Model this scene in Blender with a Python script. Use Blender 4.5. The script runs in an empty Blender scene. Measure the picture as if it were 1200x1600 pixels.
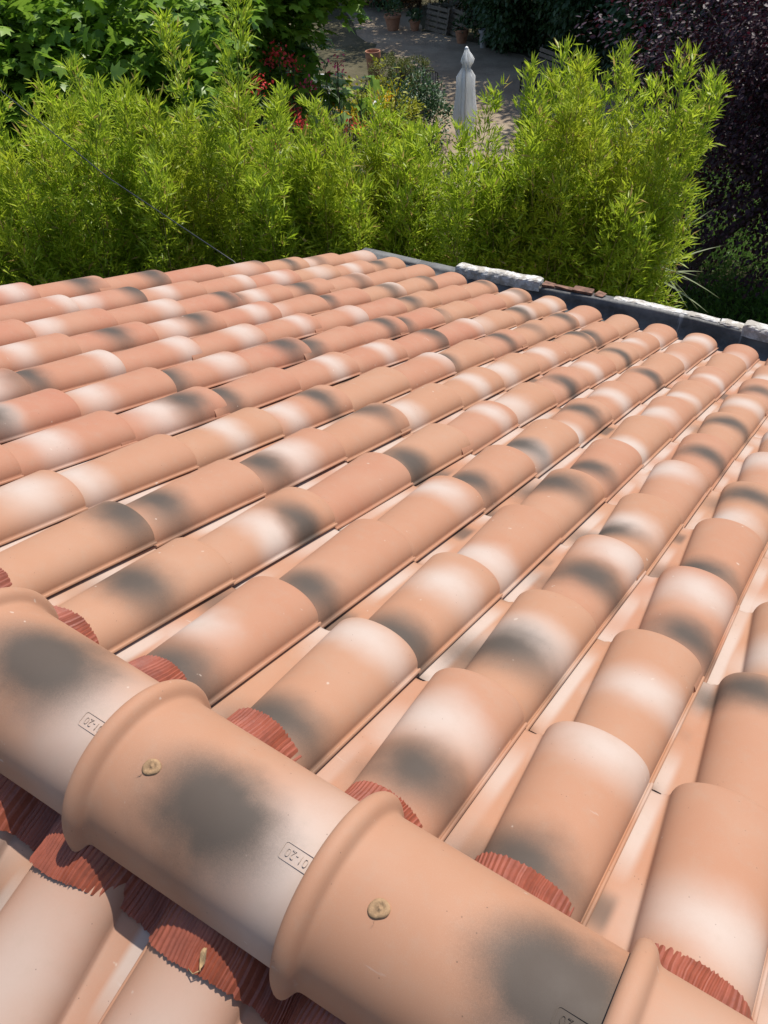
import bpy, bmesh, math, random
import numpy as np
from mathutils import Matrix, Vector

random.seed(7)
RNG = np.random.default_rng(11)
SC = bpy.context.scene
COL = SC.collection
rad = math.radians

# ------------------------------------------------------------------ camera
CAM_POS = (0.0691, -0.4695, 6.5994)
CAM_ROWS = ((0.84067943, 0.53976531, -0.04372079),      # right
            (0.33726450, -0.58502838, -0.73755980),     # down
            (-0.42368709, 0.60530588, -0.67386500))     # forward
cd = bpy.data.cameras.new('camera')
cam = bpy.data.objects.new('camera', cd)
COL.objects.link(cam)
r_, d_, f_ = [Vector(v).normalized() for v in CAM_ROWS]
mm = Matrix((r_, -d_, -f_)).transposed().to_4x4()
mm.translation = CAM_POS
cam.matrix_world = mm
cd.sensor_fit = 'VERTICAL'
cd.sensor_height = 36.0
cd.sensor_width = 27.0
cd.lens = 29.923
cd.clip_start = 0.05
cd.clip_end = 2000
SC.camera = cam

# ------------------------------------------------------------------ light
SUN_EL, SUN_AZ = rad(66), rad(12)          # azimuth from +Y towards +X
w = bpy.data.worlds.new('World')
SC.world = w
w.use_nodes = True
nt = w.node_tree
bg = nt.nodes['Background']
sky = nt.nodes.new('ShaderNodeTexSky')
sky.sky_type = 'NISHITA'
sky.sun_disc = False
sky.sun_elevation = SUN_EL
sky.sun_rotation = SUN_AZ
nt.links.new(sky.outputs[0], bg.inputs[0])
bg.inputs[1].default_value = 0.125
ld = bpy.data.lights.new('sun', 'SUN')
ld.energy = 4.2
ld.angle = rad(0.53)
ld.color = (1.0, 0.95, 0.87)
sun = bpy.data.objects.new('sun', ld)
COL.objects.link(sun)
S = Vector((math.sin(SUN_AZ) * math.cos(SUN_EL), math.cos(SUN_AZ) * math.cos(SUN_EL), math.sin(SUN_EL)))
sun.rotation_euler = S.to_track_quat('Z', 'Y').to_euler()
sun.location = (0, 0, 30)
SC.view_settings.view_transform = 'Standard'
SC.view_settings.look = 'None'
SC.view_settings.exposure = 0.52
SC.view_settings.gamma = 1.0

# ------------------------------------------------------------------ helpers
def tag(o, label=None, cat=None, group=None, kind=None):
    if label: o['label'] = label
    if cat: o['category'] = cat
    if group: o['group'] = group
    if kind: o['kind'] = kind
    return o

def empty(name, loc, rz=0.0):
    o = bpy.data.objects.new(name, None)
    COL.objects.link(o)
    o.empty_display_size = 0.2
    o.matrix_world = Matrix.Translation(Vector(loc)) @ Matrix.Rotation(rz, 4, 'Z')
    return o

def link(name, me, mat=None, parent=None, mw=None):
    """mesh object; mw = world matrix"""
    o = bpy.data.objects.new(name, me)
    COL.objects.link(o)
    if mat is not None and not me.materials:
        me.materials.append(mat)
    if parent is not None:
        o.parent = parent
        o.matrix_parent_inverse = wm(parent).inverted()
    o.matrix_basis = mw if mw is not None else Matrix.Identity(4)
    return o

def wm(o):
    m = o.matrix_basis
    if o.parent:
        m = wm(o.parent) @ o.matrix_parent_inverse @ m
    return m

def mesh(name, V, F, smooth=True):
    me = bpy.data.meshes.new(name)
    me.from_pydata([tuple(v) for v in V], [], [tuple(f) for f in F])
    if smooth:
        me.polygons.foreach_set('use_smooth', [True] * len(me.polygons))
    me.update()
    return me

class MB:
    """collects shapes into one mesh"""
    def __init__(s): s.V = []; s.F = []
    def add(s, V, F):
        n = len(s.V); s.V += [tuple(v) for v in V]; s.F += [tuple(i + n for i in f) for f in F]
    def box(s, c, d, rz=0.0, m=None, jit=0.0):
        x, y, z = [k / 2 for k in d]
        P = [Vector((a * x, b * y, e * z)) for e in (-1, 1) for a, b in ((-1, -1), (1, -1), (1, 1), (-1, 1))]
        if jit: P = [p + Vector([random.uniform(-jit, jit) for _ in range(3)]) for p in P]
        M = m if m is not None else Matrix.Rotation(rz, 4, 'Z')
        P = [M @ p + Vector(c) for p in P]
        s.add(P, [(3, 2, 1, 0), (4, 5, 6, 7), (0, 1, 5, 4), (1, 2, 6, 5), (2, 3, 7, 6), (3, 0, 4, 7)])
    def tube(s, pts, r, n=8, cap=True):
        pts = [Vector(p) for p in pts]
        rr = r if isinstance(r, (list, tuple)) else [r] * len(pts)
        V = []; F = []
        up = Vector((0.13, 0.27, 0.95))
        for i, p in enumerate(pts):
            t = (pts[min(i + 1, len(pts) - 1)] - pts[max(i - 1, 0)]).normalized()
            a = t.cross(up)
            if a.length < 0.05: a = t.cross(Vector((1, 0, 0)))
            a.normalize(); b = t.cross(a)
            for k in range(n):
                q = 2 * math.pi * k / n
                V.append(p + (a * math.cos(q) + b * math.sin(q)) * rr[i])
        for i in range(len(pts) - 1):
            for k in range(n):
                k2 = (k + 1) % n
                F.append((i * n + k, i * n + k2, (i + 1) * n + k2, (i + 1) * n + k))
        if cap:
            F.append(tuple(range(n - 1, -1, -1))); F.append(tuple((len(pts) - 1) * n + k for k in range(n)))
        s.add(V, F)
    def lathe(s, prof, n=24, c=(0, 0, 0), cap=True):
        V = []; F = []
        for r, z in prof:
            for k in range(n):
                q = 2 * math.pi * k / n
                V.append((c[0] + r * math.cos(q), c[1] + r * math.sin(q), c[2] + z))
        for i in range(len(prof) - 1):
            for k in range(n):
                k2 = (k + 1) % n
                F.append((i * n + k, i * n + k2, (i + 1) * n + k2, (i + 1) * n + k))
        if cap:
            F.append(tuple(range(n - 1, -1, -1))); F.append(tuple((len(prof) - 1) * n + k for k in range(n)))
        s.add(V, F)
    def build(s, name, mat, parent=None, mw=None, smooth=False):
        return link(name, mesh(name, s.V, s.F, smooth), mat, parent, mw)

# ------------------------------------------------------------------ materials
class NT:
    def __init__(s, name):
        s.m = bpy.data.materials.new(name); s.m.use_nodes = True
        s.t = s.m.node_tree; s.b = s.t.nodes['Principled BSDF']; s.out = s.t.nodes['Material Output']
    def n(s, typ, **kw):
        o = s.t.nodes.new(typ)
        for k, v in kw.items(): setattr(o, k, v)
        return o
    def l(s, a, b): s.t.links.new(a, b)
    def put(s, sock, v):
        if hasattr(v, 'is_linked') or isinstance(v, bpy.types.NodeSocket): s.l(v, sock)
        else: sock.default_value = v
    def math(s, op, a, b=0.0, c=0.0, clamp=False):
        o = s.n('ShaderNodeMath', operation=op, use_clamp=clamp)
        s.put(o.inputs[0], a); s.put(o.inputs[1], b); s.put(o.inputs[2], c)
        return o.outputs[0]
    def mix(s, f, a, b):
        o = s.n('ShaderNodeMix', data_type='RGBA')
        s.put(o.inputs[0], f)
        s.put(o.inputs[6], a if not isinstance(a, tuple) else (*a, 1) if len(a) == 3 else a)
        s.put(o.inputs[7], b if not isinstance(b, tuple) else (*b, 1) if len(b) == 3 else b)
        return o.outputs[2]
    def noise(s, vec, scale, detail=4, rough=0.55, dim='3D', w=None):
        o = s.n('ShaderNodeTexNoise', noise_dimensions=dim)
        if vec is not None: s.l(vec, o.inputs['Vector'])
        o.inputs['Scale'].default_value = scale; o.inputs['Detail'].default_value = detail
        o.inputs['Roughness'].default_value = rough
        if w is not None: s.l(w, o.inputs['W'])
        return o.outputs['Fac']
    def ramp(s, f, lo, hi, smooth=True):
        o = s.n('ShaderNodeMapRange', interpolation_type='SMOOTHSTEP' if smooth else 'LINEAR')
        s.l(f, o.inputs[0]); o.inputs[1].default_value = lo; o.inputs[2].default_value = hi
        return o.outputs[0]
    def coord(s, out='Object'): return s.n('ShaderNodeTexCoord').outputs[out]
    def bump(s, h, strength=0.3, dist=0.002, prev=None):
        o = s.n('ShaderNodeBump'); o.inputs['Strength'].default_value = strength
        o.inputs['Distance'].default_value = dist
        s.l(h, o.inputs['Height'])
        if prev is not None: s.l(prev, o.inputs['Normal'])
        s.l(o.outputs[0], s.b.inputs['Normal'])
        return o.outputs[0]
    def set(s, color=None, rough=None, spec=None, metal=None):
        if color is not None: s.put(s.b.inputs['Base Color'], (*color, 1) if isinstance(color, tuple) else color)
        if rough is not None: s.put(s.b.inputs['Roughness'], rough)
        if spec is not None: s.b.inputs['Specular IOR Level'].default_value = spec
        if metal is not None: s.b.inputs['Metallic'].default_value = metal
        return s.m

def plain(name, c, rough=0.6, var=0.15, scale=20, bump=0.2, spec=0.4, metal=0.0, c2=None):
    t = NT(name)
    co = t.coord()
    nz = t.noise(co, scale, 5, 0.6)
    lo = tuple(k * (1 - var) for k in c); hi = c2 if c2 else tuple(min(1, k * (1 + var)) for k in c)
    t.set(t.mix(t.ramp(nz, 0.3, 0.7), lo, hi), rough, spec, metal)
    if bump: t.bump(t.noise(co, scale * 4, 4), bump, 0.004)
    return t.m

def terracotta(name, along, across, CH0=-0.190, CH1=-0.205, dlo=0.08, dhi=1.42):
    """flashed clay: peach body, sprayed pale and charcoal clouds, each tile its own (object properties)"""
    t = NT(name)
    co = t.coord()
    sep = t.n('ShaderNodeSeparateXYZ'); t.l(co, sep.inputs[0])
    al, ac = sep.outputs[along], sep.outputs[across]
    info = t.n('ShaderNodeObjectInfo')
    rnd = info.outputs['Random']
    off = t.n('ShaderNodeVectorMath', operation='ADD')
    cmb = t.n('ShaderNodeCombineXYZ')
    t.l(t.math('MULTIPLY', rnd, 37.0), cmb.inputs[0]); t.l(t.math('MULTIPLY', rnd, 91.0), cmb.inputs[1])
    t.l(co, off.inputs[0]); t.l(cmb.outputs[0], off.inputs[1])
    P = off.outputs[0]
    warp = t.math('SUBTRACT', t.noise(P, 11, 3, 0.5), 0.5)
    warp2 = t.math('SUBTRACT', t.noise(P, 22, 2, 0.5), 0.5)
    grain = t.noise(P, 900, 2, 0.7)
    grit = t.math('SUBTRACT', grain, 0.5)
    def vec(nm):
        a = t.n('ShaderNodeAttribute', attribute_type='OBJECT', attribute_name=nm)
        s = t.n('ShaderNodeSeparateXYZ'); t.l(a.outputs['Vector'], s.inputs[0]); return s.outputs
    def cloud(posn, sizn, lo, hi):
        p, z = vec(posn), vec(sizn)
        u = t.math('DIVIDE', t.math('ADD', t.math('SUBTRACT', al, p[0]), t.math('MULTIPLY', warp, 0.05)), z[0])
        v = t.math('DIVIDE', t.math('ADD', t.math('SUBTRACT', ac, p[1]), t.math('MULTIPLY', warp2, 0.03)), z[1])
        d = t.math('SQRT', t.math('ADD', t.math('MULTIPLY', u, u), t.math('MULTIPLY', v, v)))
        d = t.math('ADD', d, t.math('ADD', t.math('MULTIPLY', grit, 0.25), t.math('MULTIPLY', t.math('SUBTRACT', t.noise(P, 300, 3, 0.7), 0.5), 0.16)))
        return t.math('MULTIPLY', t.ramp(d, hi, lo), p[2])
    dark = cloud('dark', 'dark_size', dlo, dhi)
    pale = cloud('pale', 'pale_size', 0.0, 1.45)
    h = vec('tint')
    body = t.mix(h[0], (0.335, 0.169, 0.097), (0.325, 0.130, 0.078))
    body = t.mix(t.math('MULTIPLY', t.ramp(t.noise(P, 6, 2), 0.3, 0.8), 0.5), body, (0.35, 0.20, 0.128))
    body = t.mix(t.math('MULTIPLY', t.ramp(grain, 0.5, 0.72), 0.16), body, (0.42, 0.29, 0.21))
    chan = t.ramp(ac, CH0, CH1)          # the flat channel caught more of the pale spray
    cn = t.n('ShaderNodeMapping'); t.l(P, cn.inputs[0]); cn.inputs['Scale'].default_value = (0.6, 2.6, 0.5)
    cz = t.noise(cn.outputs[0], 2.0, 0, 0.5)
    cpale = t.math('MULTIPLY', chan, t.math('MULTIPLY', t.ramp(cz, 0.34, 0.66), 0.7))
    cdark = t.math('MULTIPLY', chan, t.math('MULTIPLY', t.ramp(cz, 0.36, 0.24), 0.75))
    c = t.mix(t.math('MAXIMUM', t.math('MULTIPLY', pale, 0.74), cpale), body, (0.43, 0.37, 0.325))
    # film of dust, thicker in places
    c = t.mix(t.math('MULTIPLY', t.ramp(t.noise(P, 35, 6, 0.75), 0.45, 0.75), 0.18), c, (0.30, 0.23, 0.17))
    c = t.mix(t.math('MAXIMUM', t.math('MULTIPLY', dark, 0.95), cdark), c, (0.055, 0.045, 0.036))
    # scuffs: tiny pale chips
    chip = t.ramp(t.noise(P, 55, 2, 0.4), 0.765, 0.80)
    c = t.mix(t.math('MULTIPLY', chip, 0.55), c, (0.47, 0.38, 0.31))
    # kiln pits and hairline scratches
    vo = t.n('ShaderNodeTexVoronoi'); t.l(P, vo.inputs['Vector']); vo.inputs['Scale'].default_value = 85
    pit = t.math('MULTIPLY', t.ramp(vo.outputs['Distance'], 0.10, 0.05), t.ramp(t.noise(P, 23, 2), 0.56, 0.6))
    c = t.mix(t.math('MULTIPLY', pit, 0.65), c, (0.07, 0.045, 0.032))
    sm = t.n('ShaderNodeMapping'); t.l(P, sm.inputs[0]); sm.inputs['Scale'].default_value = (14, 90, 30); sm.inputs['Rotation'].default_value = (0.2, 0.3, 0.7)
    scr = t.math('MULTIPLY', t.ramp(t.noise(sm.outputs[0], 1.0, 2, 0.5), 0.70, 0.76), t.ramp(t.noise(P, 8, 2), 0.6, 0.68))
    c = t.mix(t.math('MULTIPLY', scr, 0.5), c, (0.46, 0.40, 0.35))

    t.set(c, 0.68, 0.28)
    t.l(t.math('ADD', 0.6, t.math('MULTIPLY', t.noise(P, 30, 3), 0.2)), t.b.inputs['Roughness'])
    b1 = t.bump(t.noise(P, 10, 2), 0.12, 0.003)
    t.bump(grain, 0.12, 0.0006, b1)
    return t.m

def leafmat(name, c1, c2, trans=0.4, rough=0.45, spec=0.5, tcol=None, c3=None, dead=None):
    t = NT(name)
    g = t.n('ShaderNodeNewGeometry')
    rnd = g.outputs['Random Per Island']
    c = t.mix(rnd, c1, c2)
    if c3:
        c = t.mix(t.ramp(t.noise(t.coord(), 0.9, 3), 0.45, 0.7), c, c3)
    if dead: c = t.mix(t.math('GREATER_THAN', t.math('FRACT', t.math('MULTIPLY', rnd, 17.3)), 0.955), c, dead)
    t.set(c, rough, spec)
    if trans:
        tr = t.n('ShaderNodeBsdfTranslucent')
        if tcol: tr.inputs[0].default_value = (*tcol, 1)
        else: t.l(c, tr.inputs[0])
        ms = t.n('ShaderNodeMixShader'); ms.inputs[0].default_value = trans
        t.l(t.b.outputs[0], ms.inputs[1]); t.l(tr.outputs[0], ms.inputs[2]); t.l(ms.outputs[0], t.out.inputs[0])
    return t.m

M = {}
M['tile'] = terracotta('mottled_clay', 1, 0)
M['ridge'] = terracotta('mottled_ridge_clay', 0, 1, -5.0, -6.0, 0.38, 1.28)
M['flashing'] = plain('red_crimped_foil', (0.215, 0.054, 0.027), 0.5, 0.18, 30, 0.15, 0.5)
M['deck'] = plain('dark_underlay', (0.06, 0.05, 0.045), 0.9)
M['render'] = plain('pale_wall_render', (0.55, 0.48, 0.4), 0.9, 0.1, 8)
M['plug'] = plain('beige_sealing_washer', (0.27, 0.165, 0.085), 0.8, 0.25, 120, 0.3)
M['bark'] = plain('grey_brown_bark', (0.11, 0.085, 0.065), 0.9, 0.4, 14, 0.8)
M['darkbark'] = plain('dark_bark', (0.045, 0.036, 0.03), 0.9, 0.4, 14, 0.8)
M['culm'] = plain('bamboo_culm', (0.20, 0.19, 0.06), 0.45, 0.35, 6, 0.1, c2=(0.28, 0.22, 0.07))
M['bamboo'] = leafmat('bamboo_leaf', (0.27, 0.40, 0.018), (0.47, 0.56, 0.05), 0.54, 0.45, 0.4, c3=(0.37, 0.42, 0.025), dead=(0.42, 0.30, 0.10))
M['plane'] = leafmat('plane_leaf', (0.11, 0.225, 0.016), (0.23, 0.36, 0.04), 0.45, 0.4, 0.5)
M['plum'] = leafmat('plum_leaf', (0.024, 0.012, 0.019), (0.05, 0.018, 0.029), 0.22, 0.5, 0.35, tcol=(0.09, 0.010, 0.024))
M['evergreen'] = leafmat('evergreen_leaf', (0.028, 0.065, 0.022), (0.05, 0.10, 0.03), 0.25, 0.45, 0.4)
M['box'] = leafmat('box_leaf', (0.07, 0.09, 0.012), (0.11, 0.12, 0.018), 0.25, 0.5, 0.3)
M['dry'] = leafmat('dry_leaf', (0.11, 0.06, 0.028), (0.16, 0.09, 0.04), 0.2, 0.7, 0.2)
M['oleander'] = leafmat('oleander_leaf', (0.06, 0.11, 0.035), (0.10, 0.15, 0.05), 0.3, 0.45, 0.4)
M['yellowleaf'] = leafmat('golden_leaf', (0.20, 0.24, 0.015), (0.34, 0.32, 0.02), 0.35, 0.5, 0.3)
M['yucca'] = leafmat('sword_leaf', (0.16, 0.20, 0.10), (0.24, 0.27, 0.15), 0.2, 0.5, 0.4)
M['grass'] = leafmat('ground_cover_leaf', (0.07, 0.16, 0.022), (0.12, 0.22, 0.035), 0.35, 0.5, 0.3)
M['redpetal'] = leafmat('red_petal', (0.55, 0.02, 0.03), (0.75, 0.10, 0.09), 0.3, 0.5, 0.3)
M['pinkpetal'] = leafmat('pink_petal', (0.7, 0.05, 0.16), (0.8, 0.10, 0.22), 0.3, 0.5, 0.3)
M['yellowpetal'] = leafmat('yellow_petal', (0.75, 0.42, 0.01), (0.85, 0.5, 0.02), 0.3, 0.5, 0.3)
M['canvas'] = plain('parasol_canvas', (0.60, 0.60, 0.62), 0.8, 0.05, 10, 0.2)
def canvas_mat():
    t = NT('parasol_cloth')
    t.set((0.82, 0.82, 0.82), 0.8, 0.2)
    tr = t.n('ShaderNodeBsdfTranslucent'); tr.inputs[0].default_value = (0.85, 0.85, 0.84, 1)
    ms = t.n('ShaderNodeMixShader'); ms.inputs[0].default_value = 0.6
    t.l(t.b.outputs[0], ms.inputs[1]); t.l(tr.outputs[0], ms.inputs[2]); t.l(ms.outputs[0], t.out.inputs[0])
    return t.m
M['canvas'] = canvas_mat()
M['whitepaint'] = plain('white_paint', (0.8, 0.8, 0.79), 0.45, 0.03, 6, 0.05)
M['deadleaf'] = plain('withered_leaf', (0.26, 0.17, 0.085), 0.8, 0.35, 90, 0.3)
M['iron'] = plain('dark_iron', (0.02, 0.02, 0.02), 0.5, 0.3, 30, 0.1, metal=0.3)
M['wood'] = plain('weathered_wood', (0.12, 0.095, 0.07), 0.8, 0.35, 18, 0.4)
M['clay'] = plain('plain_clay_pot', (0.32, 0.15, 0.085), 0.75, 0.2, 9, 0.2)
M['brick'] = plain('old_brick', (0.17, 0.09, 0.06), 0.9, 0.5, 25, 0.6)
M['soil'] = plain('potting_soil', (0.04, 0.03, 0.022), 0.95, 0.4, 30, 0.6)
M['cable'] = plain('black_cable', (0.015, 0.016, 0.018), 0.5, 0.2, 20, 0.0)
M['granite'] = plain('parasol_foot_stone', (0.3, 0.29, 0.28), 0.8, 0.2, 40, 0.2)

def lead_mat():
    t = NT('weathered_lead_sheet')
    co = t.coord()
    a = t.ramp(t.noise(co, 5, 6, 0.65), 0.35, 0.7)
    c = t.mix(a, (0.055, 0.053, 0.05), (0.15, 0.146, 0.138))
    mp = t.n('ShaderNodeMapping'); t.l(co, mp.inputs[0]); mp.inputs['Scale'].default_value = (26, 3, 2.0)
    st = t.ramp(t.noise(mp.outputs[0], 1.0, 3, 0.6), 0.60, 0.74)
    c = t.mix(t.math('MULTIPLY', st, 0.5), c, (0.42, 0.41, 0.4))
    t.set(c, 0.55, 0.4)
    t.bump(t.noise(co, 18, 5), 0.6, 0.01)
    return t.m
M['lead'] = lead_mat()

def mortar_mat():
    t = NT('limewashed_mortar')
    co = t.coord()
    c = t.mix(t.ramp(t.noise(co, 16, 6, 0.7), 0.42, 0.62), (0.38, 0.345, 0.295), (0.64, 0.62, 0.58))
    c = t.mix(t.ramp(t.noise(co, 45, 5, 0.7), 0.62, 0.75), c, (0.16, 0.14, 0.12))
    t.set(c, 0.95, 0.2)
    t.bump(t.noise(co, 50, 6, 0.7), 0.9, 0.012)
    return t.m
M['mortar'] = mortar_mat()

def ground_mat(name, a, b, c3, scale):
    t = NT(name)
    co = t.coord()
    c = t.mix(t.ramp(t.noise(co, scale, 6, 0.65), 0.35, 0.68), a, b)
    c = t.mix(t.ramp(t.noise(co, scale * 7, 4, 0.7), 0.6, 0.75), c, c3)
    t.set(c, 0.95, 0.2)
    t.bump(t.noise(co, scale * 12, 6, 0.7), 0.7, 0.02)
    return t.m
M['ground'] = ground_mat('garden_earth', (0.055, 0.05, 0.025), (0.10, 0.085, 0.05), (0.05, 0.075, 0.02), 1.2)
M['path'] = ground_mat('trodden_stone_dust', (0.21, 0.16, 0.11), (0.30, 0.24, 0.17), (0.15, 0.11, 0.07), 1.0)

# ------------------------------------------------------------------ ground
V = []; F = []
n = 24
for j in range(n + 1):
    for i in range(n + 1):
        x = -400 + 800 * i / n; y = -380 + 800 * j / n
        V.append((x, y, 0.0))
for j in range(n):
    for i in range(n):
        a = j * (n + 1) + i; F.append((a, a + 1, a + n + 2, a + n + 1))
tag(link('ground', mesh('ground', V, F), M['ground']), kind='structure')
pts = [(-26, 33), (-17.5, 27.2), (-14.5, 24.0), (-12.0, 23.4), (-9.6, 22.2), (-6.5, 20.6), (-4.6, 18.0), (-6.6, 14.2), (-9.6, 13.2), (-10.8, 15.5), (-11.4, 19.0), (-13.6, 21.2), (-15.5, 22.3), (-19, 26), (-26, 31)]
# path sheet: fan with a ragged outline
rag = []
for i, p in enumerate(pts):
    q = pts[(i + 1) % len(pts)]
    for k in range(6):
        t = k / 6
        rag.append((p[0] + (q[0] - p[0]) * t + random.uniform(-.12, .12), p[1] + (q[1] - p[1]) * t + random.uniform(-.12, .12), 0.004))
bm = bmesh.new()
f = bm.faces.new([bm.verts.new(p) for p in rag]); bmesh.ops.triangulate(bm, faces=[f])
bmesh.ops.recalc_face_normals(bm, faces=bm.faces)
for f in bm.faces:
    if f.normal.z < 0: f.normal_flip()
me = bpy.data.meshes.new('path'); bm.to_mesh(me); bm.free()
tag(link('path', me, M['path']), kind='structure')

# ================================================================== THE ROOF
TH = rad(20); CT, ST = math.cos(TH), math.sin(TH)
Z0 = 5.45                 # height of the plane the tile lips lie on, under the ridge
PIT, LEN = 0.222, 0.3736  # column pitch, row gauge
OVL = 0.062
RY = -0.126               # ridge line
PLANE = Matrix(((1, 0, 0, 0), (0, CT, ST, 0), (0, -ST, CT, Z0), (0, 0, 0, 1)))
OTHER = Matrix.Translation((0, RY, 0)) @ Matrix.Rotation(math.pi, 4, 'Z') @ Matrix.Translation((0, -RY, 0)) @ PLANE
ZC = -0.012               # channel level

def tile_profile(t, seed=0):
    """outer cross-section of a tile, t = 0 upslope end, 1 downslope end; x from channel edge (left) to lip (right)"""
    xl = -(0.151 + 0.041 * t); xr = -0.0078; h = 0.0545 + 0.003 * t
    P = [(-0.254, ZC + 0.006), (-0.247, ZC + 0.007), (-0.240, ZC + 0.003), (-0.232, ZC)]
    for k in range(1, 6):
        x = -0.232 + (xl - 0.007 + 0.232) * k / 5
        P.append((x, ZC - 0.0012 * math.sin(math.pi * k / 5)))
    P.append((xl - 0.003, ZC + 0.0006)); P.append((xl - 0.0005, ZC + 0.004))
    xc = (xl + xr) / 2; a = (xr - xl) / 2
    N = 26
    for k in range(1, N):
        q = math.pi * (1 - k / N)
        c, s = math.cos(q), math.sin(q)
        x = xc + a * math.copysign(abs(c) ** 0.97, c)
        base = ZC + 0.004 + (0.0025) * k / N
        P.append((x, base + h * s ** 0.93))
    P += [(-0.0078, -0.0052), (-0.0068, -0.0050), (-0.0058, -0.0028), (-0.0042, -0.0014), (-0.0022, -0.0014), (-0.0006, -0.0028), (0.0, -0.0056)]
    return P

def offset_profile(P, d):
    Q = []
    n = len(P)
    for i, p in enumerate(P):
        a = P[max(i - 1, 0)]; b = P[min(i + 1, n - 1)]
        tx, tz = b[0] - a[0], b[1] - a[1]
        l = math.hypot(tx, tz) or 1
        dd = d if i < n - 9 else min(d, 0.0045)
        Q.append((p[0] + tz / l * dd, p[1] - tx / l * dd))
    return Q

def tile_mesh(seed):
    rs = random.Random(seed)
    total = LEN + OVL
    ys = [0, 0.1, 0.22, 0.36, 0.5, 0.64, 0.78, 0.9, 0.965, 0.99, 0.997, 1.0]
    tw = rs.uniform(-0.0012, 0.0012); bow = rs.uniform(-0.001, 0.001)
    O = []; I = []
    for t in ys:
        P = tile_profile(t)
        Q = offset_profile(P, 0.0105)
        if t > 0.995:
            P = offset_profile(P, 0.0008 if t < 1 else 0.0024)
        y = -total * (1 - t)
        zo = 0.0125 * y / LEN + bow * math.sin(math.pi * t)
        # clipped corners: where four tiles meet a small dark gap stays open
        cl = lambda x, y: min(max(y, -LEN + .002), -.008) if x < -0.201 else y
        O.append([(x, cl(x, y), z + zo + tw * x / 0.2 * (t - .5) * 2) for x, z in P])
        I.append([(x, cl(x, y), z + zo) for x, z in Q])
    V = []; F = []
    m = len(O[0]); nr = len(ys)
    for row in O: V += row
    for j in range(nr - 1):
        for i in range(m - 1):
            a = j * m + i
            F.append((a, a + 1, a + m + 1, a + m))
    o = len(V)
    for row in I: V += row
    for j in range(nr - 1):
        for i in range(m - 1):
            a = o + j * m + i
            F.append((a + m, a + m + 1, a + 1, a))
    # end caps and lip side, with their own vertices so that the edge stays crisp
    for j, flip in ((0, False), (nr - 1, True)):
        b = len(V); V += O[j] + I[j]
        for i in range(m - 1):
            q = (b + i, b + m + i, b + m + i + 1, b + i + 1)
            F.append(q[::-1] if not flip else q)
    b = len(V)
    for j in range(nr): V += [O[j][-1], I[j][-1]]
    for j in range(nr - 1): F.append((b + 2 * j, b + 2 * j + 1, b + 2 * j + 3, b + 2 * j + 2))
    me = mesh('roof_tile', V, F)
    bm = bmesh.new(); bm.from_mesh(me); bmesh.ops.recalc_face_normals(bm, faces=bm.faces); bm.to_mesh(me); bm.free()
    me.polygons.foreach_set('use_smooth', [True] * len(me.polygons))
    return me
TILES = [tile_mesh(k) for k in range(5)]

house = empty('house', (-1.0, RY, 0.0))
tag(house, 'house roofed with mottled peach and charcoal terracotta barrel tiles, filling the foreground', 'house')

def spray(o, d=None, p=None, tint=None, rs=random):
    """d, p: (along, across, strength[, r_along, r_across]) of the charcoal / pale cloud"""
    d = d or (-9, 0, 0); p = p or (-9, 0, 0)
    o['dark'] = [float(k) for k in d[:3]]
    o['pale'] = [float(k) for k in p[:3]]
    o['dark_size'] = [float(d[3] if len(d) > 3 else 0.075), float(d[4] if len(d) > 4 else 0.10), 0.0]
    o['pale_size'] = [float(p[3] if len(p) > 3 else 0.10), float(p[4] if len(p) > 4 else 0.13), 0.0]
    o['tint'] = [float(tint if tint is not None else max(0, min(1, rs.gauss(0.15, 0.18)))), 0.0, 0.0]

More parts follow.
